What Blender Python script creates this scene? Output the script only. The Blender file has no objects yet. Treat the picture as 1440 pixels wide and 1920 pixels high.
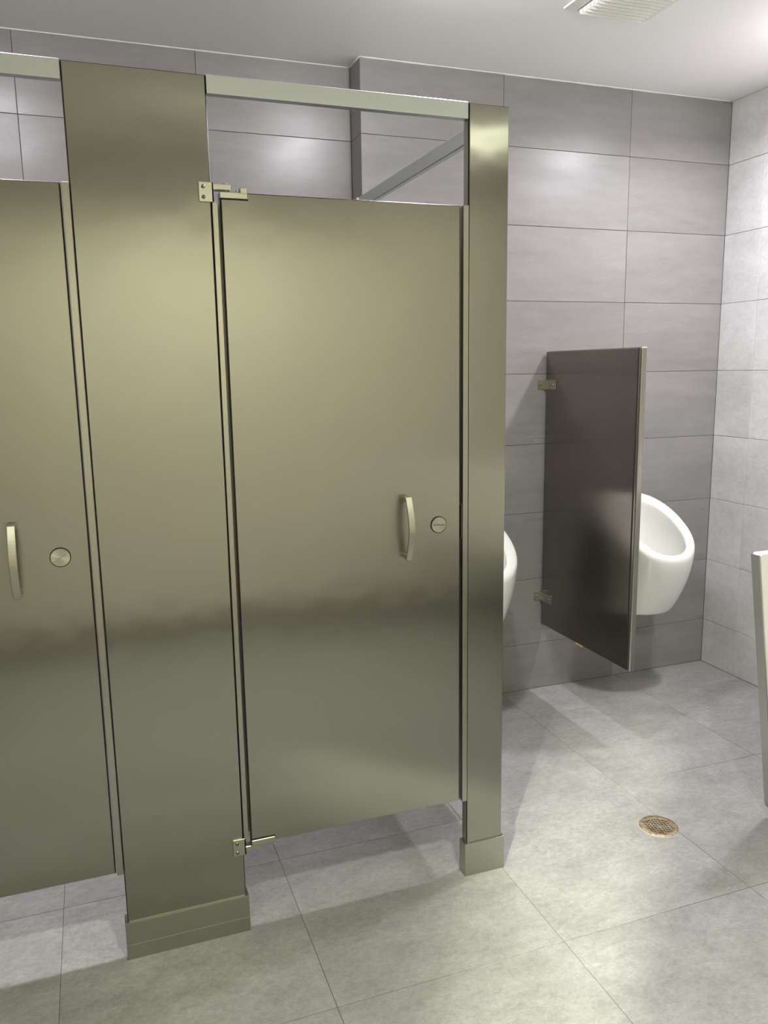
import bpy, bmesh, math, random
from mathutils import Vector, Matrix

random.seed(7)
scene = bpy.context.scene
COL = scene.collection
PI = math.pi

# ------------------------------------------------------------------ camera
F_PX, CAM = 1508.3, (-0.1794, -1.909, 1.4498)
YAW, PITCH, ROLL = 0.3457, -0.1768, -0.0153
cam_d = bpy.data.cameras.new('camera')
cam = bpy.data.objects.new('camera', cam_d)
COL.objects.link(cam)
fwd = Vector((math.sin(YAW) * math.cos(PITCH), math.cos(YAW) * math.cos(PITCH), math.sin(PITCH)))
rgt = Vector((math.cos(YAW), -math.sin(YAW), 0))
upv = rgt.cross(fwd)
r2 = rgt * math.cos(ROLL) + upv * math.sin(ROLL)
u2 = -rgt * math.sin(ROLL) + upv * math.cos(ROLL)
cam.matrix_world = Matrix(((r2.x, u2.x, -fwd.x, CAM[0]), (r2.y, u2.y, -fwd.y, CAM[1]), (r2.z, u2.z, -fwd.z, CAM[2]), (0, 0, 0, 1)))
cam_d.sensor_fit = 'HORIZONTAL'
cam_d.sensor_width = 36.0
cam_d.lens = F_PX / 1440 * 36.0
cam_d.clip_start = 0.01
scene.camera = cam

# ------------------------------------------------------------------ world + exposure
w = bpy.data.worlds.new('world')
scene.world = w
w.use_nodes = True
w.node_tree.nodes['Background'].inputs[0].default_value = (0.5, 0.5, 0.52, 1)
w.node_tree.nodes['Background'].inputs[1].default_value = 0.02
scene.view_settings.view_transform = 'Standard'
scene.view_settings.look = 'None'
scene.view_settings.gamma = 1.0
scene.view_settings.use_curve_mapping = False
scene.view_settings.exposure = 0.0

# lamps: (x, y, watts, colour, label); built with the fixtures further down
COOL = (1.0, 0.955, 1.02)
WARM = (0.96, 1.0, 0.78)
LAMPS = [  # x, y, watts, colour, spread (deg), lens glow, aim point or None, label
    (-0.47, 0.20, 14, COOL, 115, 200, None, 'round ceiling downlight above the left stall'),
    (0.885, 0.20, 9, COOL, 125, 205, None, 'round ceiling downlight above the right stall and end pilaster'),
    (2.24, 0.30, 23, COOL, 165, 52, None, 'round ceiling downlight above the urinals by the right wall'),
    (-2.35, -3.92, 3300, WARM, 13.5, 0.4, (1.22, -0.28, 0.0), 'unseen warm spot added in the entry passage to draw the diagonal floor shadow'),  # added unseen spot, narrowed to shape the shadow edge by the drain
    (-0.95, -1.80, 13, WARM, 140, 5, None, 'warm ceiling downlight over the aisle by the left stall'),
    (0.40, -1.80, 34, WARM, 140, 5, None, 'warm ceiling downlight over the middle of the aisle'),
    (1.75, -1.95, 7, WARM, 160, 5, None, 'warm ceiling downlight over the washstand on the right'),
]

# ------------------------------------------------------------------ room numbers
H = 2.582            # ceiling
D = 1.134            # back wall (boxed-out part)
DR = 1.254           # recessed back wall behind the stalls
XC = 0.848           # corner of the box-out
XR = 2.575           # right wall
XL = -2.60           # left wall
YF = -2.50           # wall behind the viewer
YP = -4.10           # end of the entry passage
XP = -0.98           # right side of the entry passage
ZJ = 0.2163          # lowest wall joint
TW, TH = 0.603, 0.30
FT = 0.604           # floor tile
FX0, FY0 = 0.8584, 0.2675

# ------------------------------------------------------------------ materials
def new_mat(name):
    m = bpy.data.materials.new(name)
    m.use_nodes = True
    nt = m.node_tree
    b = nt.nodes['Principled BSDF']
    return m, nt, b

def nd(nt, t, **kw):
    n = nt.nodes.new(t)
    for k, v in kw.items():
        setattr(n, k, v)
    return n

def setin(n, **kw):
    for k, v in kw.items():
        n.inputs[k.replace('_', ' ')].default_value = v

def plain(name, col, rough=0.5, metal=0.0, coat=0.0):
    m, nt, b = new_mat(name)
    setin(b, Base_Color=(*col, 1), Roughness=rough, Metallic=metal)
    b.inputs['Coat Weight'].default_value = coat
    return m

def ramp(nt, stops):
    r = nd(nt, 'ShaderNodeValToRGB')
    e = r.color_ramp.elements
    e[0].position, e[0].color = stops[0][0], (*stops[0][1], 1)
    e[1].position, e[1].color = stops[-1][0], (*stops[-1][1], 1)
    for p, c in stops[1:-1]:
        x = e.new(p)
        x.color = (*c, 1)
    return r

def tile_coords(nt, scale=(1, 1, 1)):
    tc = nd(nt, 'ShaderNodeTexCoord')
    oi = nd(nt, 'ShaderNodeObjectInfo')
    mul = nd(nt, 'ShaderNodeVectorMath', operation='SCALE')
    comb = nd(nt, 'ShaderNodeCombineXYZ')
    for i in range(3):
        nt.links.new(oi.outputs['Random'], comb.inputs[i])
    nt.links.new(comb.outputs[0], mul.inputs[0])
    mul.inputs['Scale'].default_value = 53.0
    add = nd(nt, 'ShaderNodeVectorMath', operation='ADD')
    nt.links.new(tc.outputs['Object'], add.inputs[0])
    nt.links.new(mul.outputs[0], add.inputs[1])
    mp = nd(nt, 'ShaderNodeMapping')
    mp.inputs['Scale'].default_value = scale
    nt.links.new(add.outputs[0], mp.inputs['Vector'])
    return mp, oi

def noise(nt, vec, scale, detail=6, rough=0.6, dist=0.0):
    n = nd(nt, 'ShaderNodeTexNoise')
    setin(n, Scale=scale, Detail=detail, Roughness=rough, Distortion=dist)
    nt.links.new(vec, n.inputs['Vector'])
    return n

def mixc(nt, a, b, fac, mode='MIX'):
    m = nd(nt, 'ShaderNodeMix', data_type='RGBA', blend_type=mode)
    for sock, v in ((6, a), (7, b), (0, fac)):
        if hasattr(v, 'links') or hasattr(v, 'is_linked'):
            nt.links.new(v, m.inputs[sock])
        elif isinstance(v, (int, float)):
            m.inputs[sock].default_value = v
        else:
            m.inputs[sock].default_value = (*v, 1)
    return m.outputs[2]

def floor_tile_mat():
    m, nt, b = new_mat('floor porcelain')
    mp, oi = tile_coords(nt, (1.0, 1.6, 1.0))
    n1 = noise(nt, mp.outputs[0], 5.0, 8, 0.66, 0.3)
    n2 = noise(nt, mp.outputs[0], 42.0, 7, 0.72, 0.4)
    n3 = noise(nt, mp.outputs[0], 120.0, 3, 0.6)
    r1 = ramp(nt, [(0.34, (0.25, 0.25, 0.243)), (0.50, (0.295, 0.295, 0.288)), (0.66, (0.335, 0.335, 0.328))])
    r2 = ramp(nt, [(0.36, (0.70, 0.70, 0.69)), (0.60, (1.0, 1.0, 1.0))])
    r3 = ramp(nt, [(0.35, (0.80, 0.80, 0.80)), (0.62, (1, 1, 1))])
    nt.links.new(n1.outputs[0], r1.inputs[0])
    nt.links.new(n2.outputs[0], r2.inputs[0])
    nt.links.new(n3.outputs[0], r3.inputs[0])
    c = mixc(nt, r1.outputs[0], r2.outputs[0], 0.65, 'MULTIPLY')
    c = mixc(nt, c, r3.outputs[0], 0.7, 'MULTIPLY')
    nt.links.new(c, b.inputs['Base Color'])
    b.inputs['Roughness'].default_value = 0.52
    bp = nd(nt, 'ShaderNodeBump')
    setin(bp, Strength=0.12, Distance=0.002)
    nt.links.new(n3.outputs[0], bp.inputs['Height'])
    nt.links.new(bp.outputs[0], b.inputs['Normal'])
    return m

def wall_tile_mat(name, dark, mid, light, scale, rough=(0.22, 0.42), grain=0.0):
    m, nt, b = new_mat(name)
    mp, oi = tile_coords(nt, scale)
    n1 = noise(nt, mp.outputs[0], 3.2, 6, 0.55, 0.0)
    n2 = noise(nt, mp.outputs[0], 16.0, 6, 0.6, 0.0)
    n3 = noise(nt, mp.outputs[0], 60.0, 3, 0.6)
    r1 = ramp(nt, [(0.32, dark), (0.5, mid), (0.70, light)])
    nt.links.new(n1.outputs[0], r1.inputs[0])
    r2 = ramp(nt, [(0.3, (0.86, 0.86, 0.86)), (0.65, (1.0, 1.0, 1.0))])
    nt.links.new(n2.outputs[0], r2.inputs[0])
    c = mixc(nt, r1.outputs[0], r2.outputs[0], 0.8, 'MULTIPLY')
    r3 = ramp(nt, [(0.3, (0.80, 0.80, 0.80)), (0.65, (1.0, 1.0, 1.0))])
    nt.links.new(n3.outputs[0], r3.inputs[0])
    c = mixc(nt, c, r3.outputs[0], 0.25 + grain, 'MULTIPLY')
    # slight tile-to-tile shade difference
    mr = nd(nt, 'ShaderNodeMapRange')
    setin(mr, To_Min=0.94, To_Max=1.05)
    nt.links.new(oi.outputs['Random'], mr.inputs['Value'])
    vm = nd(nt, 'ShaderNodeVectorMath', operation='SCALE')
    nt.links.new(c, vm.inputs[0])
    nt.links.new(mr.outputs[0], vm.inputs['Scale'])
    nt.links.new(vm.outputs[0], b.inputs['Base Color'])
    # wiped, unevenly polished glaze
    sw = noise(nt, mp.outputs[0], 4.0, 3, 0.5, 0.0)
    rr = nd(nt, 'ShaderNodeMapRange')
    setin(rr, From_Min=0.3, From_Max=0.7, To_Min=rough[0], To_Max=rough[1])
    nt.links.new(sw.outputs[0], rr.inputs['Value'])
    nt.links.new(rr.outputs[0], b.inputs['Roughness'])
    bp = nd(nt, 'ShaderNodeBump')
    setin(bp, Strength=0.05 + grain * 0.4, Distance=0.002)
    nt.links.new(n3.outputs[0], bp.inputs['Height'])
    nt.links.new(bp.outputs[0], b.inputs['Normal'])
    return m

def steel_mat(name, col, rough=0.30, aniso=0.75, wave=0.0, grain=0.015):
    """brushed stainless, vertical grain: reflections smear sideways"""
    m, nt, b = new_mat(name)
    tc = nd(nt, 'ShaderNodeTexCoord')
    mp = nd(nt, 'ShaderNodeMapping')
    mp.inputs['Scale'].default_value = (700, 700, 5)
    nt.links.new(tc.outputs['Object'], mp.inputs['Vector'])
    n = noise(nt, mp.outputs[0], 1.0, 3, 0.6)
    big = noise(nt, tc.outputs['Object'], 2.6, 3, 0.5)
    rr = nd(nt, 'ShaderNodeMapRange')
    setin(rr, From_Min=0.25, From_Max=0.75, To_Min=rough - grain, To_Max=rough + grain)
    nt.links.new(n.outputs[0], rr.inputs['Value'])
    nt.links.new(rr.outputs[0], b.inputs['Roughness'])
    c1 = mixc(nt, tuple(v * 0.97 for v in col), col, n.outputs[0])
    nt.links.new(c1, b.inputs['Base Color'])
    b.inputs['Metallic'].default_value = 1.0
    b.inputs['Anisotropic'].default_value = aniso
    tg = nd(nt, 'ShaderNodeTangent', direction_type='UV_MAP')
    tg.uv_map = 'UVMap'
    nt.links.new(tg.outputs[0], b.inputs['Tangent'])
    if wave:
        bp = nd(nt, 'ShaderNodeBump')
        setin(bp, Strength=1.0, Distance=wave)
        nt.links.new(big.outputs[0], bp.inputs['Height'])
        nt.links.new(bp.outputs[0], b.inputs['Normal'])
    return m

M_FLOOR = floor_tile_mat()
M_WALL = wall_tile_mat('grey wall porcelain', (0.232, 0.227, 0.219), (0.255, 0.249, 0.242), (0.278, 0.271, 0.263), (0.40, 1, 2.0), (0.27, 0.40))
M_WALLR = wall_tile_mat('pale wall porcelain', (0.62, 0.62, 0.62), (0.69, 0.69, 0.69), (0.75, 0.75, 0.75), (1, 0.8, 1.4), (0.4, 0.55), 0.25)
M_GROUT_W = plain('dark wall grout', (0.09, 0.087, 0.084), 0.9)
M_GROUT_F = plain('floor grout', (0.12, 0.118, 0.112), 0.9)
M_PAINT = plain('ceiling paint', (0.92, 0.915, 0.91), 0.75)
M_CAULK = plain('white caulk', (0.78, 0.78, 0.75), 0.5)
M_FRONT = plain('cream plaster wall', (0.82, 0.765, 0.655), 0.6)
M_BASE = plain('dark baseboard', (0.10, 0.095, 0.085), 0.5)
STEEL = (0.325, 0.32, 0.28)
M_STEEL = steel_mat('brushed stainless sheet', STEEL, 0.21, 0.9, 0.003)
M_STEEL_T = steel_mat('brushed stainless trim', (0.38, 0.37, 0.325), 0.28, 0.4)
M_STEEL_S = steel_mat('dark brushed stainless sheet', (0.27, 0.252, 0.225), 0.20, 0.8, 0.003)
M_RAIL = steel_mat('satin aluminium rail', (0.63, 0.675, 0.67), 0.42, 0.3)
M_SHOE = steel_mat('scuffed stainless shoe', (0.40, 0.39, 0.34), 0.36, 0.3, 0.002)
M_SEAM = plain('black seam', (0.008, 0.008, 0.008), 0.8)
M_CAST = plain('satin nickel casting', (0.42, 0.405, 0.345), 0.34, 1.0)
M_SCREW = plain('screw steel', (0.34, 0.33, 0.30), 0.25, 1.0)
M_CHINA = plain('white china', (0.86, 0.87, 0.84), 0.10, 0.0, 0.3)
M_SOLID = plain('white solid surface', (0.86, 0.86, 0.84), 0.16, 0.0, 0.5)
M_VENT = plain('white vent plastic', (0.80, 0.80, 0.76), 0.45)
M_DARK = plain('dark cavity', (0.012, 0.011, 0.010), 0.9)
M_TAG = plain('yellow film scrap', (0.55, 0.47, 0.16), 0.6)

def brass_mat():
    m, nt, b = new_mat('tarnished drain brass')
    tc = nd(nt, 'ShaderNodeTexCoord')
    n = noise(nt, tc.outputs['Object'], 45.0, 6, 0.7)
    r = ramp(nt, [(0.35, (0.16, 0.105, 0.055)), (0.55, (0.34, 0.27, 0.19)), (0.7, (0.46, 0.41, 0.34))])
    nt.links.new(n.outputs[0], r.inputs[0])
    nt.links.new(r.outputs[0], b.inputs['Base Color'])
    setin(b, Metallic=0.55, Roughness=0.42)
    return m
M_BRASS = brass_mat()

def lens_mat(col, s):
    m, nt, b = new_mat('downlight lens')
    setin(b, Base_Color=(0.9, 0.9, 0.9, 1), Roughness=0.4)
    b.inputs['Emission Color'].default_value = (*col, 1)
    b.inputs['Emission Strength'].default_value = s
    return m

# ------------------------------------------------------------------ mesh helpers
def bm_box(bm, x0, x1, y0, y1, z0, z1, bevel=0.0, seg=1):
    r = bmesh.ops.create_cube(bm, size=1.0)
    vs = r['verts']
    for v in vs:
        v.co = Vector(((x0 + x1) / 2 + v.co.x * (x1 - x0), (y0 + y1) / 2 + v.co.y * (y1 - y0), (z0 + z1) / 2 + v.co.z * (z1 - z0)))
    if bevel:
        es = list({e for v in vs for e in v.link_edges})
        bmesh.ops.bevel(bm, geom=es, offset=bevel, segments=seg, affect='EDGES', profile=0.5)
    return vs

def bm_cyl(bm, c, r, h, axis='Y', n=24, r2=None):
    rot = {'Z': Matrix.Identity(4), 'Y': Matrix.Rotation(PI / 2, 4, 'X'), 'X': Matrix.Rotation(PI / 2, 4, 'Y')}[axis]
    return bmesh.ops.create_cone(bm, cap_ends=True, segments=n, radius1=r, radius2=r if r2 is None else r2, depth=h,
                                 matrix=Matrix.Translation(c) @ rot)['verts']

def bm_loft(bm, rings, close=True, cap0=False, cap1=False):
    vr = [[bm.verts.new(p) for p in ring] for ring in rings]
    n = len(vr[0])
    for a, b in zip(vr, vr[1:]):
        for i in range(n if close else n - 1):
            j = (i + 1) % n
            bm.faces.new((a[i], a[j], b[j], b[i]))
    if cap0:
        bm.faces.new(vr[0][::-1])
    if cap1:
        bm.faces.new(vr[-1])
    return vr

def finish(bm, name, smooth=False):
    bmesh.ops.recalc_face_normals(bm, faces=bm.faces[:])
    uv = bm.loops.layers.uv.new('UVMap')
    for f in bm.faces:
        n = f.normal
        u = Vector((1, 0, 0)) if abs(n.z) > 0.85 else Vector((-n.y, n.x, 0)).normalized()
        v = n.cross(u)
        for l in f.loops:
            l[uv].uv = (l.vert.co.dot(u), l.vert.co.dot(v))
        f.smooth = smooth
    me = bpy.data.meshes.new(name)
    bm.to_mesh(me)
    bm.free()
    return me

def put(name, me, mat, parent=None, loc=(0, 0, 0), kind=None):
    o = bpy.data.objects.new(name, me)
    if mat and not me.materials:
        me.materials.append(mat)
    COL.objects.link(o)
    o.location = loc
    if parent:
        o.parent = parent
    if kind:
        o['kind'] = kind
    return o

def thing(name, label, cat, loc=(0, 0, 0), group=None):
    o = bpy.data.objects.new(name, None)
    o.empty_display_size = 0.05
    COL.objects.link(o)
    o.location = loc
    o['label'] = label
    o['category'] = cat
    if group:
        o['group'] = group
    return o

def box(name, mat, parent, dims, bevel=0.0, seg=1, kind=None, loc=(0, 0, 0)):
    bm = bmesh.new()
    bm_box(bm, *dims, bevel=bevel, seg=seg)
    return put(name, finish(bm, name), mat, parent, loc, kind)

# ------------------------------------------------------------------ setting: floor, ceiling, walls
GAP = 0.0017
_tile_cache = {}
def tile(parent, mat, plane, a0, a1, b0, b1, level, name):
    """one tile; plane 'floor' (a=x, b=y), 'back' (a=x, b=z), 'right'/'left' (a=y, b=z)"""
    wd, ht = a1 - a0 - GAP, b1 - b0 - GAP
    if wd < 0.006 or ht < 0.006:
        return
    key = (plane, round(wd, 4), round(ht, 4), mat.name)
    me = _tile_cache.get(key)
    T = 0.008
    if me is None:
        bm = bmesh.new()
        if plane == 'floor':
            bm_box(bm, -wd / 2, wd / 2, -ht / 2, ht / 2, -T, 0, 0.0003)
        elif plane == 'back':
            bm_box(bm, -wd / 2, wd / 2, 0, T, -ht / 2, ht / 2, 0.0008)
        elif plane == 'right':
            bm_box(bm, 0, T, -wd / 2, wd / 2, -ht / 2, ht / 2, 0.0008)
        else:
            bm_box(bm, -T, 0, -wd / 2, wd / 2, -ht / 2, ht / 2, 0.0008)
        me = finish(bm, name)
        me.materials.append(mat)
        _tile_cache[key] = me
    ca, cb = (a0 + a1) / 2, (b0 + b1) / 2
    off = random.uniform(-0.0004, 0.0004)
    loc = {'floor': (ca, cb, level), 'back': (ca, level + off, cb), 'right': (level + off, ca, cb), 'left': (level + off, ca, cb)}[plane]
    put(name, me, None, parent, loc)

def cuts(lo, hi, anchor, step):
    k = math.ceil((lo - anchor) / step + 1e-6)
    out = [lo]
    v = anchor + k * step
    while v < hi - 1e-4:
        if v > lo + 1e-4:
            out.append(v)
        v += step
    out.append(hi)
    return out

floor = box('floor', M_GROUT_F, None, (XL, XR, YP, DR, -0.06, -0.0012), kind='structure')
xs, ys = cuts(XL, XR, FX0, FT), cuts(YP, DR, FY0, FT)
for i in range(len(xs) - 1):
    for j in range(len(ys) - 1):
        y1 = ys[j + 1]
        if xs[i] >= XP and ys[j] < YF - 0.3:
            continue
        if y1 > D and xs[i] >= XC - 0.02:
            y1 = D
        tile(floor, M_FLOOR, 'floor', xs[i], xs[i + 1], ys[j], y1, 0.0, 'floor_tile')

ceiling = box('ceiling', M_PAINT, None, (XL - 0.1, XR + 0.1, YP - 0.1, DR + 0.1, H, H + 0.08), kind='structure')

zs = cuts(0.0, H, ZJ, TH)
wall_back = box('wall_back', M_GROUT_W, None, (XC + 0.001, XR + 0.1, D + 0.0022, D + 0.25, -0.06, H), kind='structure')
for x0, x1 in zip(*(lambda c: (c[:-1], c[1:]))(cuts(XC, XR, 2.0491, TW))):
    for z0, z1 in zip(zs[:-1], zs[1:]):
        tile(wall_back, M_WALL, 'back', x0, x1, z0, z1, D, 'wall_tile')
wall_recess = box('wall_recess', M_GROUT_W, None, (XL, XC + 0.0011, DR + 0.0022, DR + 0.13, -0.06, H), kind='structure')
for x0, x1 in zip(*(lambda c: (c[:-1], c[1:]))(cuts(XL, XC, 0.266, TW))):
    for z0, z1 in zip(zs[:-1], zs[1:]):
        tile(wall_recess, M_WALL, 'back', x0, x1, z0, z1, DR, 'wall_tile')
wall_return = box('wall_return', M_GROUT_W, None, (XC + 0.0022, XC + 0.05, D + 0.004, DR + 0.002, -0.06, H), kind='structure')
for z0, z1 in zip(zs[:-1], zs[1:]):
    tile(wall_return, M_WALL, 'right', D, DR, z0, z1, XC, 'wall_tile')
wall_right = box('wall_right', M_GROUT_W, None, (XR + 0.0022, XR + 0.12, YF, D + 0.0022, -0.06, H), kind='structure')
for y0, y1 in zip(*(lambda c: (c[:-1], c[1:]))(cuts(-1.6, D, 0.922, TW))):
    for z0, z1 in zip(zs[:-1], zs[1:]):
        tile(wall_right, M_WALLR, 'right', y0, y1, z0, z1, XR, 'wall_tile')
box('wall_left', M_FRONT, None, (XL - 0.12, XL, YP, DR, -0.06, H), kind='structure')
box('wall_front', M_FRONT, None, (XP, XR + 0.12, YF - 0.12, YF, -0.06, H), kind='structure')
box('wall_passage', M_FRONT, None, (XP, XP + 0.12, YP, YF - 0.12, -0.06, H), kind='structure')
box('wall_passage_end', M_FRONT, None, (XL, XP + 0.12, YP - 0.12, YP, -0.06, H), kind='structure')
box('baseboard_front', M_BASE, None, (XP, XR, YF, YF + 0.012, 0.0, 0.10), kind='structure')

# hand-laid caulk bead along the ceiling line
def caulk(name, pts):
    bm = bmesh.new()
    rings = []
    for (p, q) in zip(pts[:-1], pts[1:]):
        p, q = Vector(p), Vector(q)
        L = (q - p).length
        n = max(2, int(L / 0.05))
        d = (q - p).normalized()
        side = d.cross(Vector((0, 0, 1)))
        for k in range(n + 1):
            c = p + d * (L * k / n)
            r = 0.003 + 0.0018 * random.random()
            rings.append([c + side * r * math.cos(t) + Vector((0, 0, r * math.sin(t))) for t in (0, 1.57, 3.14, 4.71)])
    bm_loft(bm, rings, True, True, True)
    put(name, finish(bm, name, True), M_CAULK, None, kind='structure')
caulk('trim_1', [(XL, DR, H), (XC, DR, H)])
caulk('trim_2', [(XC, D, H), (XR, D, H)])
caulk('trim_3', [(XC, DR, H), (XC, D, H)])

# ------------------------------------------------------------------ stall partitions
def sheet_panel(root, name, x0, x1, z0, z1, y0, th, mat=None, r=0.006):
    """framed sheet-metal leaf facing -y: thin face sheet, black seam, rolled edge frame behind it"""
    mat = mat or M_STEEL
    f = box(name, mat, root, (x0 + 0.0028, x1 - 0.0028, y0, y0 + 0.007, z0 + 0.0028, z1 - 0.0028), 0.0012, 2)
    box('seam', M_SEAM, f, (x0 + 0.001, x1 - 0.001, y0 + 0.004, y0 + th - 0.004, z0 + 0.001, z1 - 0.001))
    bm = bmesh.new()
    e = 0.007
    ya, yb = y0 + 0.0055, y0 + th
    bm_box(bm, x0, x0 + e, ya, yb, z0, z1, 0.0025, 3)
    bm_box(bm, x1 - e, x1, ya, yb, z0, z1, 0.0025, 3)
    bm_box(bm, x0 + e * 0.5, x1 - e * 0.5, ya, yb, z1 - e, z1, 0.0025, 3)
    bm_box(bm, x0 + e * 0.5, x1 - e * 0.5, ya, yb, z0, z0 + e, 0.0025, 3)
    put('edge_frame', finish(bm, 'edge_frame', False), M_STEEL_T, f)
    box('rear_sheet', mat, f, (x0 + 0.003, x1 - 0.003, y0 + th - 0.006, y0 + th + 0.0005, z0 + 0.003, z1 - 0.003), 0.001)
    return f

def screw(parent, c, axis='Y', r=0.0042, sgn=-1):
    bm = bmesh.new()
    d = {'Y': Vector((0, sgn, 0)), 'X': Vector((sgn, 0, 0))}[axis]
    bm_cyl(bm, Vector(c), r, 0.002, axis, 20)
    if axis == 'Y':
        bm_cyl(bm, Vector(c) + d * 0.0015, r * 0.95 if sgn > 0 else r * 0.6, 0.0015, axis, 20, r * 0.6 if sgn > 0 else r * 0.95)
    else:
        bm_cyl(bm, Vector(c) + d * 0.0015, r * 0.6, 0.0015, axis, 20, r * 0.95)
    s = put('screw', finish(bm, 'screw', True), M_SCREW, parent)
    return s

PT = 0.030      # pilaster thickness
HP = 2.087
def pilaster(label, x0, x1, hinge_right=False, stop_left=False, stop_right_hinge=False):
    root = thing('stall_pilaster', label, 'stall pilaster', (x0, 0, 0), 'brushed steel pilasters of the toilet stalls')
    wd = x1 - x0
    sheet_panel(root, 'panel', 0, wd, 0.02, HP, 0.0, PT)
    # floor shoe: sleeve with a lower lip
    bm = bmesh.new()
    bm_box(bm, -0.006, wd + 0.006, -0.0045, PT + 0.0045, 0.0, 0.101, 0.0009, 2)
    sh = put('shoe', finish(bm, 'shoe', False), M_SHOE, root)
    bm = bmesh.new()
    bm_box(bm, -0.0064, wd + 0.0064, -0.0050, PT + 0.0050, 0.0, 0.040, 0.0006, 2)
    put('shoe_lip', finish(bm, 'shoe_lip', False), M_SHOE, sh)
    if stop_left:       # strike-side stop with keeper
        s = box('door_stop', M_STEEL_T, root, (-0.0155, -0.0005, -0.004, 0.024, 0.236, 1.846), 0.0008)
        bm = bmesh.new()
        bm_box(bm, -0.0162, -0.0150, 0.004, 0.020, 1.028, 1.062, 0.0003)
        bm_box(bm, -0.0165, -0.0150, 0.002, 0.022, 1.000, 1.090, 0.0004)
        put('keeper', finish(bm, 'keeper'), M_SCREW, s)
    if hinge_right:     # hinge-side filler strip
        bm = bmesh.new()
        bm_box(bm, wd + 0.0005, wd + 0.0125, -0.002, 0.024, 0.262, 1.822, 0.0008)
        bm_box(bm, wd + 0.0005, wd + 0.0290, 0.0275, 0.0300, 0.262, 1.822, 0.0004)
        bm_box(bm, wd + 0.0010, wd + 0.0060, 0.0230, 0.0285, 0.262, 1.822)
        put('filler_strip', finish(bm, 'filler_strip'), M_STEEL_T, root)
        for (za, zb, up) in ((1.821, 1.863, True), (0.219, 0.264, False)):
            bm = bmesh.new()
            bm_box(bm, wd - 0.028, wd + 0.0045, -0.0045, 0.0, za, zb, 0.0006)
            hp = put('hinge_plate', finish(bm, 'hinge_plate'), M_CAST, root)
            for zc in (za + 0.010, zb - 0.010):
                screw(hp, (wd - 0.018, -0.0055, zc))
            bm = bmesh.new()
            zl = (zb - 0.014, zb - 0.001) if up else (za + 0.002, za + 0.016)
            bm_box(bm, wd + 0.0005, wd + 0.0045, -0.0045, 0.030, za, zb, 0.0006)
            bm_box(bm, wd + 0.003, wd + 0.044, 0.004, 0.024, zl[0], zl[1], 0.0012)
            bm_cyl(bm, Vector((wd + 0.034, 0.014, (zl[0] - 0.006) if up else (zl[1] + 0.006))), 0.0042, 0.02, 'Z', 16)
            bm_cyl(bm, Vector((wd + 0.034, 0.014, (zl[1] + 0.001) if up else (zl[0] - 0.002))), 0.0055, 0.005, 'Z', 16)
            put('hinge_arm', finish(bm, 'hinge_arm'), M_CAST, hp)
    return root

pilaster('wide brushed steel pilaster between the two stall doors', -0.187, 0.110, hinge_right=True, stop_left=True)
pilaster('narrow brushed steel end pilaster on the urinal side of the stalls', 0.7445, 0.858, stop_left=True)
pilaster('brushed steel pilaster on the hinge side of the left stall door', -1.12, -0.815, hinge_right=True)

def handle_mesh(L=0.166, bow=0.046):
    bm = bmesh.new()
    n = 22
    rings = []
    for i in range(n + 1):
        t = i / n
        z = (t - 0.5) * L
        y = -0.0225 - (bow - 0.0225) * math.sin(PI * t)
        # returns to the door at both ends
        wd = 0.0085
        th = 0.0035
        rings.append([(-wd, y - th, z), (wd, y - th, z), (wd, y + th, z), (-wd, y + th, z)])
    bm_loft(bm, rings, True, True, True)
    for s in (-1, 1):
        z0 = s * (L / 2 - 0.008)
        bm_box(bm, -0.0075, 0.0075, -0.0245, 0.0, z0 - 0.0065, z0 + 0.0065, 0.002, 2)
    es = [e for e in bm.edges if not e.is_boundary and e.calc_face_angle(0) > 1.0]
    bmesh.ops.bevel(bm, geom=es, offset=0.0014, segments=2, affect='EDGES', profile=0.5)
    return finish(bm, 'handle', False)

def latch_mats():
    m, nt, b = new_mat('radially brushed latch disc')
    setin(b, Base_Color=(0.46, 0.445, 0.385, 1), Metallic=1.0, Roughness=0.30, Anisotropic=0.85)
    tg = nd(nt, 'ShaderNodeTangent', direction_type='RADIAL', axis='Y')
    nt.links.new(tg.outputs[0], b.inputs['Tangent'])
    return m
M_LATCH = latch_mats()

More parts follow.
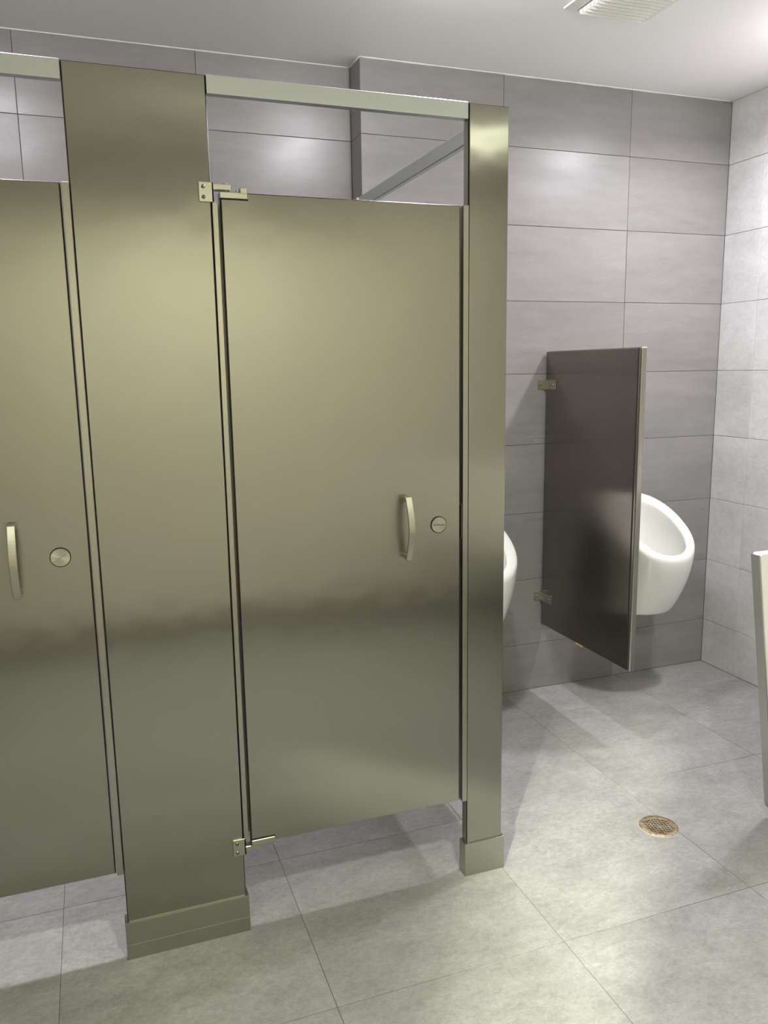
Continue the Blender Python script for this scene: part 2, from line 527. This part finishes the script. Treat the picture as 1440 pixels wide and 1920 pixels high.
Z0D, Z1D = 0.238, 1.846
def stall_door(label, x0, x1, mark, worn):
    root = thing('stall_door', label, 'stall door', (x0, 0, Z0D), 'brushed steel toilet stall doors')
    wd, ht = x1 - x0, Z1D - Z0D
    sheet_panel(root, 'panel', 0, wd, 0, ht, 0.0, 0.026)
    h = put('handle', handle_mesh(), M_CAST, root, (wd - 0.157, 0, 1.043 - Z0D))
    # latch: black ring with a turned disc, slot mark across it
    bm = bmesh.new()
    bm_cyl(bm, Vector((0, 0, 0)), 0.0225, 0.003, 'Y', 40)
    lt = put('latch', finish(bm, 'latch'), M_SEAM, root, (wd - 0.0635, -0.0005, 1.042 - Z0D))
    bm = bmesh.new()
    bm_cyl(bm, Vector((0, 0, 0)), 0.0205, 0.0036, 'Y', 40)
    d = put('latch_disc', finish(bm, 'latch_disc'), M_LATCH, lt, (0, -0.0012, 0))
    bm = bmesh.new()
    if worn:
        for k in range(13):
            x = -0.0155 + 0.0026 * k
            zc = 0.0012 * math.sin(k * 2.1) + 0.0008 * math.cos(k * 5.0)
            hh = 0.0007 + 0.0007 * abs(math.sin(k * 1.7 + 0.6))
            bm_box(bm, x - 0.0016, x + 0.0016, -0.0033, -0.0028, zc - hh, zc + hh)
    else:
        bm_box(bm, -0.014, 0.014, -0.0033, -0.0028, -0.0008, 0.0008)
    mk = put('slot_mark', finish(bm, 'slot_mark'), M_SCREW if not worn else plain('worn slot', (0.16, 0.15, 0.12), 0.6, 0.6), lt)
    mk.rotation_euler = (0, mark, 0)
    # pivot brackets clamped on the two hinge-side corners
    for top in (True, False):
        bm = bmesh.new()
        if top:
            za, zb = ht - 0.0155, ht - 0.0015
            bm_box(bm, -0.001, 0.062, -0.004, 0.028, za, zb, 0.0016, 2)
            bm_box(bm, 0.045, 0.062, -0.004, 0.028, zb - 0.004, ht + 0.0095, 0.0016, 2)
            bm_box(bm, 0.040, 0.052, 0.010, 0.028, zb - 0.003, ht + 0.0085, 0.001)
        else:
            bm_box(bm, 0.001, 0.064, -0.004, 0.028, -0.002, 0.0145, 0.003, 3)
        hb = put('pivot_bracket', finish(bm, 'pivot_bracket'), M_CAST, root)
        bm = bmesh.new()
        zc = ht - 0.0165 if top else 0.0155
        bm_box(bm, -0.0005, 0.0635, -0.0016, 0.004, zc - 0.0012, zc + 0.0012)
        put('shadow_gap', finish(bm, 'shadow_gap'), M_SEAM, hb)
        if not top:
            bm = bmesh.new()
            bm_cyl(bm, Vector((0.0455, -0.0045, 0.002)), 0.0038, 0.002, 'Y', 16)
            put('set_screw', finish(bm, 'set_screw'), M_BRASS, hb)
    return root

stall_door('brushed steel stall door with worn latch disc, beside the end pilaster', 0.1285, 0.7235, 0.05, True)
stall_door('brushed steel stall door at the left edge, its latch mark tilted', -0.7990, -0.2040, -0.42, False)

def headrail(label, x0, x1):
    root = thing('headrail', label, 'rail', (x0, 0, 2.0485), 'aluminium headrails over the stall doors')
    L = x1 - x0
    box('rail', M_RAIL, root, (0, L, 0.0005, 0.0225, 0, 0.0385), 0.0010, 2)
    box('top_lip', M_RAIL, root, (0, L, 0.004, 0.018, 0.0380, 0.0400), 0.0006)
    for xa in (0.0, L - 0.0015):
        box('end_gap', M_SEAM, root, (xa, xa + 0.0015, 0.0008, 0.022, 0.0006, 0.0380))
    return root
headrail('pale metal headrail above the right stall door', 0.1105, 0.7440)
headrail('pale metal headrail above the left stall door, running off the left edge', -0.8145, -0.1875)

br = thing('brace_rail', 'grey metal brace rail running from the end pilaster to the back wall', 'rail', (0.8325, PT + 0.001, 2.0485))
Lb = D - PT - 0.002
box('rail', M_RAIL, br, (0, 0.0245, 0, Lb, 0, 0.0385), 0.001, 2)
box('wall_flange', M_CAST, br, (-0.008, 0.0155, Lb - 0.004, Lb, -0.008, 0.0385), 0.001)
box('groove', M_SEAM, br, (0.004, 0.006, 0.003, Lb - 0.006, -0.0004, 0.001))

def side_partition(label, x, yend):
    root = thing('partition_panel', label, 'partition', (x, PT + 0.001, 0.30), 'side panels of the toilet stalls')
    L = yend - PT - 0.004
    box('panel', M_STEEL, root, (-0.011, 0.011, 0.004, L - 0.004, 0.004, 1.476), 0.002, 2)
    box('edge_frame', M_STEEL_T, root, (-0.0125, 0.0125, 0, 0.008, 0, 1.48), 0.002)
    box('edge_frame', M_STEEL_T, root, (-0.0125, 0.0125, L - 0.008, L, 0, 1.48), 0.002)
    box('edge_frame', M_STEEL_T, root, (-0.0125, 0.0125, 0.004, L - 0.004, 0, 0.008), 0.002)
    box('edge_frame', M_STEEL_T, root, (-0.0125, 0.0125, 0.004, L - 0.004, 1.472, 1.48), 0.002)
    return root
side_partition('brushed steel side panel behind the end pilaster, next to the urinals', 0.838, D)
side_partition('brushed steel side panel between the two stalls, behind the wide pilaster', -0.040, DR)

# ------------------------------------------------------------------ urinal screen
us = thing('urinal_screen', 'dark brushed steel privacy screen fixed to the wall between the urinals', 'screen', (1.668, 0, 0))
YS0, YS1, ZS0, ZS1 = 0.497, 1.122, 0.307, 1.510
box('panel', M_STEEL_S, us, (-0.0125, 0.0125, YS0 + 0.012, YS1, ZS0 + 0.003, ZS1 - 0.004), 0.0012, 2)
bm = bmesh.new()
bm_box(bm, -0.0105, 0.0105, YS0 + 0.006, YS1 - 0.002, ZS1 - 0.010, ZS1, 0.003, 3)
put('edge_frame', finish(bm, 'edge_frame'), M_STEEL_T, us)
bm = bmesh.new()
bm_box(bm, -0.0105, 0.0105, YS0 + 0.006, YS1 - 0.002, ZS0, ZS0 + 0.010, 0.003, 3)
put('edge_frame', finish(bm, 'edge_frame'), M_STEEL_T, us)
box('seam', M_SEAM, us, (-0.0118, 0.0118, YS0 + 0.0085, YS0 + 0.0135, ZS0 + 0.003, ZS1 - 0.003))
bm = bmesh.new()
bm_box(bm, -0.0125, 0.0125, YS0 - 0.010, YS0 + 0.0095, ZS0 + 0.001, ZS1 + 0.001, 0.006, 4)
put('front_edge', finish(bm, 'front_edge', False), M_STEEL_T, us)
for zc in (1.371, 0.438):
    bm = bmesh.new()
    bm_box(bm, -0.046, -0.0125, D - 0.0035, D - 0.0003, zc - 0.020, zc + 0.020, 0.0008)
    bm_box(bm, -0.0165, -0.0127, 1.040, D - 0.0005, zc - 0.020, zc + 0.020, 0.0008)
    bm_box(bm, -0.0190, -0.0150, 1.100, D - 0.001, zc - 0.020, zc + 0.020, 0.0015)
    bk = put('wall_bracket', finish(bm, 'wall_bracket'), M_CAST, us)
    screw(bk, (-0.034, D - 0.0045, zc))
    screw(bk, (-0.0175, 1.078, zc), 'X')
    screw(bk, (-0.0175, 1.054, zc), 'X')
bm = bmesh.new()
bm_box(bm, -0.0135, -0.0120, 0.795, 0.845, ZS0 - 0.004, ZS0 + 0.003)
put('film_scrap', finish(bm, 'film_scrap'), M_TAG, us)['label'] = 'scrap of yellow film under the lower edge'

# ------------------------------------------------------------------ urinals
def urinal_mesh():
    bm = bmesh.new()
    N = 48
    def rim(ph, grow=0.0, lift=0.0):
        cs = math.copysign(abs(math.cos(ph)) ** 0.915, math.cos(ph))
        v = math.copysign(abs(math.sin(ph)) ** 0.915, math.sin(ph))
        k = (1 + v) / 2
        gx = grow * (1.4 if grow < 0 else 1.0)
        wx = (0.166 + gx) * cs * (1 - 0.0736 * v)
        yy = 0.348 * (1 - k) - grow * v * 0.75
        zz = 0.630 + 0.245 * (1.125 * k - 0.125 * k ** 2) + grow * v * 0.66
        return Vector((wx, -max(yy, 0.0), zz + lift))
    def bot(ph, s=1.0):
        v = math.sin(ph)
        k = (1 + v) / 2
        return Vector((0.128 * s * math.copysign(abs(math.cos(ph)) ** 0.8, math.cos(ph)), -(0.110 + 0.130 * s) * (1 - k) if k < 1 else 0.0, 0.360))
    phs = [2 * PI * i / N for i in range(N)]
    rings = []
    # bottom, then up the outside to the rim
    rings.append([Vector((bot(p, 0.35).x, bot(p, 0.35).y * 0.8, 0.360)) for p in phs])
    rings.append([Vector((bot(p).x * 0.95, bot(p).y * 0.97, 0.360)) for p in phs])
    rings.append([Vector((bot(p).x, bot(p).y, 0.364)) for p in phs])
    for t in (0.90, 0.78, 0.64, 0.5, 0.36, 0.24, 0.14, 0.07, 0.025):
        ring = []
        for p in phs:
            a, b = rim(p, 0.004), bot(p)
            g = t ** 1.8
            q = a.lerp(b, g)
            q.z = a.z + (b.z - a.z) * t
            ring.append(q)
        rings.append(ring)
    rings.append([rim(p, 0.000, 0.003) for p in phs])
    rings.append([rim(p, -0.012, 0.006) for p in phs])
    rings.append([rim(p, -0.026, 0.003) + Vector((0, -0.004, 0)) for p in phs])
    rings.append([rim(p, -0.034, -0.006) + Vector((0, -0.008, 0)) for p in phs])
    inner = [rim(p, -0.036, -0.014) + Vector((0, -0.010, 0)) for p in phs]
    rings.append(inner)
    for s in (0.12, 0.28, 0.46, 0.64, 0.8, 0.92, 0.985):
        ring = []
        for p, a in zip(phs, inner):
            base = Vector((0.03 * math.cos(p), -0.135 + 0.03 * math.sin(p), 0.445))
            g = s ** 2.4
            q = a.lerp(base, g)
            q.z = a.z + (base.z - a.z) * s
            q.y = min(q.y, -0.018)
            ring.append(q)
        rings.append(ring)
    bm_loft(bm, rings, True, True, True)
    return finish(bm, 'bowl', True)
me_ur = urinal_mesh()
for x, label in ((2.105, 'white china wall urinal right of the privacy screen, near the corner'),
                 (1.232, 'white china wall urinal mostly hidden behind the end pilaster')):
    u = thing('urinal', label, 'urinal', (x, D - 0.001, 0), 'white wall urinals')
    o = put('bowl', me_ur, M_CHINA, u)
    sd = o.modifiers.new('smooth', 'SUBSURF')
    sd.levels = 1
    sd.render_levels = 2
    bm = bmesh.new()
    bm_cyl(bm, Vector((0, -0.135, 0.449)), 0.022, 0.004, 'Z', 24)
    put('drain_cover', finish(bm, 'drain_cover'), M_SCREW, u)

# ------------------------------------------------------------------ ceiling vent
cv = thing('ceiling_vent', 'white louvred exhaust vent in the ceiling', 'vent', (1.50, 0.388, H))
S = 0.158
bm = bmesh.new()
for (x0, x1, y0, y1) in ((-S, -S + 0.050, -S, S), (S - 0.030, S, -S, S), (-S + 0.05, S - 0.03, S - 0.006, S), (-S + 0.05, S - 0.03, -S, -S + 0.02)):
    bm_box(bm, x0, x1, y0, y1, -0.007, -0.0002, 0.003, 2)
put('frame', finish(bm, 'frame'), M_VENT, cv)
box('cavity', M_DARK, cv, (-S + 0.045, S - 0.025, -S + 0.01, S - 0.004, -0.0035, -0.0005))
bm = bmesh.new()
prof = [(-0.0100, -0.003), (-0.0095, -0.016), (-0.0060, -0.0225), (-0.001, -0.0215), (0.004, -0.015), (0.0085, -0.004)]
bm_loft(bm, [[(x, y, z) for (y, z) in prof] for x in (-S + 0.054, S - 0.034)], True, True, True)
me_sl = finish(bm, 'slat', False)
for k in range(14):
    put('slat', me_sl, M_VENT, cv, (0, S - 0.018 - 0.0207 * k, 0))

# ------------------------------------------------------------------ floor drain
fd = thing('floor_drain', 'round tarnished brass drain grate set in the floor tiles', 'drain', (1.424, 0.006, 0))
def annulus(bm, ri, ro, z0, z1, n=56):
    prof = [(ri, z0), (ri, z1 - 0.0004), (ri + 0.001, z1), (ro - 0.0015, z1), (ro, z0)]
    rings = [[(r * math.cos(2 * PI * i / n), r * math.sin(2 * PI * i / n), z) for i in range(n)] for r, z in prof]
    bm_loft(bm, rings)
bm = bmesh.new(); annulus(bm, 0.0605, 0.0622, 0.0002, 0.0010)
put('sealant_ring', finish(bm, 'sealant_ring', True), plain('drain sealant', (0.50, 0.47, 0.42), 0.7), fd)
bm = bmesh.new(); annulus(bm, 0.0435, 0.0605, 0.0002, 0.0022)
put('rim', finish(bm, 'rim', True), M_BRASS, fd)
bm = bmesh.new(); bm_cyl(bm, Vector((0, 0, 0.0004)), 0.0445, 0.0004, 'Z', 40)
put('cavity', finish(bm, 'cavity'), M_DARK, fd)
bm = bmesh.new()
P = 0.0100
for k in range(-4, 5):
    c = k * P
    hl = math.sqrt(max(0.044 ** 2 - c * c, 0))
    bm_box(bm, -hl, hl, c - 0.0017, c + 0.0017, 0.0006, 0.0018)
    bm_box(bm, c - 0.0017, c + 0.0017, -hl, hl, 0.0006, 0.00182)
bm_box(bm, -0.006, 0.006, -0.006, 0.006, 0.0006, 0.0019)
g = put('grate', finish(bm, 'grate'), M_BRASS, fd)
g.rotation_euler = (0, 0, -0.16)
for a in (2.3, -0.75):
    screw_bm = bmesh.new()
    bm_cyl(screw_bm, Vector((0.047 * math.cos(a), 0.047 * math.sin(a), 0.0024)), 0.0032, 0.0012, 'Z', 16)
    put('screw', finish(screw_bm, 'screw', True), M_SCREW, fd)

# ------------------------------------------------------------------ white vanity on the right wall
va = thing('vanity', 'glossy white washstand end panel cut off by the right edge', 'washstand', (XR, -0.075, 0))
def end_panel(y):
    bm = bmesh.new()
    prof = [(-0.005, 0.03), (-0.770, 0.03), (-0.785, 0.034), (-0.797, 0.045), (-0.801, 0.06), (-0.925, 0.885), (-0.920, 0.893), (-0.005, 0.893)]
    bm_loft(bm, [[(x, y, z) for x, z in prof], [(x, y - 0.034, z) for x, z in prof]], True, True, True)
    es = [e for e in bm.edges if abs(e.verts[0].co.y - e.verts[1].co.y) < 1e-6]
    bmesh.ops.bevel(bm, geom=es, offset=0.004, segments=3, affect='EDGES', profile=0.5)
    return put('end_panel', finish(bm, 'end_panel'), M_SOLID, va)
end_panel(0.0)
M_EDGE_REFL = plain('glossy grey edge strip', (0.30, 0.30, 0.285), 0.10, 0.0, 1.0)  # the mirrored tile grey is put into the base colour
bm = bmesh.new()
tp = [(-0.773, 0.028), (-0.790, 0.031), (-0.802, 0.042), (-0.807, 0.058), (-0.931, 0.888)]
tq = [(-0.773, 0.032), (-0.787, 0.036), (-0.798, 0.046), (-0.802, 0.061), (-0.926, 0.888)]
bm_loft(bm, [[(a[0], -0.001, a[1]), (a[0], -0.033, a[1]), (b[0], -0.033, b[1]), (b[0], -0.001, b[1])] for a, b in zip(tp, tq)], True, True, True)
put('edge_trim', finish(bm, 'edge_trim'), M_EDGE_REFL, va)['label'] = 'glossy edge strip, its grey standing in for reflected tiles'
end_panel(-2.30)
box('countertop', M_SOLID, va, (-0.79, -0.004, -2.30, -0.034, 0.835, 0.865), 0.004, 2)
box('apron', M_SOLID, va, (-0.79, -0.765, -2.30, -0.034, 0.53, 0.835), 0.004, 2)
box('backsplash', M_SOLID, va, (-0.024, -0.004, -2.30, -0.034, 0.865, 0.96), 0.003)

# ------------------------------------------------------------------ recessed downlights
def downlight(x, y, watts, col, spread, glow, aim, label):
    root = thing('downlight', label, 'light', (x, y, H), 'recessed ceiling downlights')
    bm = bmesh.new()
    n = 48
    prof = [(0.068, -0.001), (0.070, -0.006), (0.080, -0.007), (0.092, -0.004), (0.094, -0.0003)]
    bm_loft(bm, [[(r * math.cos(2 * PI * i / n), r * math.sin(2 * PI * i / n), z) for i in range(n)] for r, z in prof])
    put('trim_ring', finish(bm, 'trim_ring', True), M_VENT, root)
    bm = bmesh.new()
    n = 32
    k = 2.0 if glow > 5 else 0.1
    prof = [(0.069, -0.0005), (0.069, -0.010 * k), (0.064, -0.018 * k), (0.050, -0.024 * k), (0.028, -0.027 * k), (0.004, -0.028 * k)]
    bm_loft(bm, [[(r * math.cos(2 * PI * i / n), r * math.sin(2 * PI * i / n), z) for i in range(n)] for r, z in prof], True, False, True)
    put('lens', finish(bm, 'lens', True), lens_mat(col, glow), root)
    if aim:      # added spot tilted towards the room to draw the diagonal floor shadow
        ld = bpy.data.lights.new('downlight_lamp', 'SPOT')
        ld.shadow_soft_size = 0.06
        ld.spot_size = math.radians(spread)
        ld.spot_blend = 0.85
    else:
        ld = bpy.data.lights.new('downlight_lamp', 'AREA')
        ld.shape = 'DISK'
        ld.size = 0.13
        ld.spread = math.radians(spread)
    ld.energy = watts
    ld.color = col
    lo = bpy.data.objects.new('lamp', ld)
    COL.objects.link(lo)
    lo.parent = root
    lo.location = (0, 0, (-0.058 if glow > 5 else -0.008) if not aim else -0.07)
    if aim:
        d = Vector(aim) - Vector((x, y, H - 0.07))
        lo.rotation_euler = d.to_track_quat('-Z', 'Y').to_euler()
for L in LAMPS:
    downlight(*L)
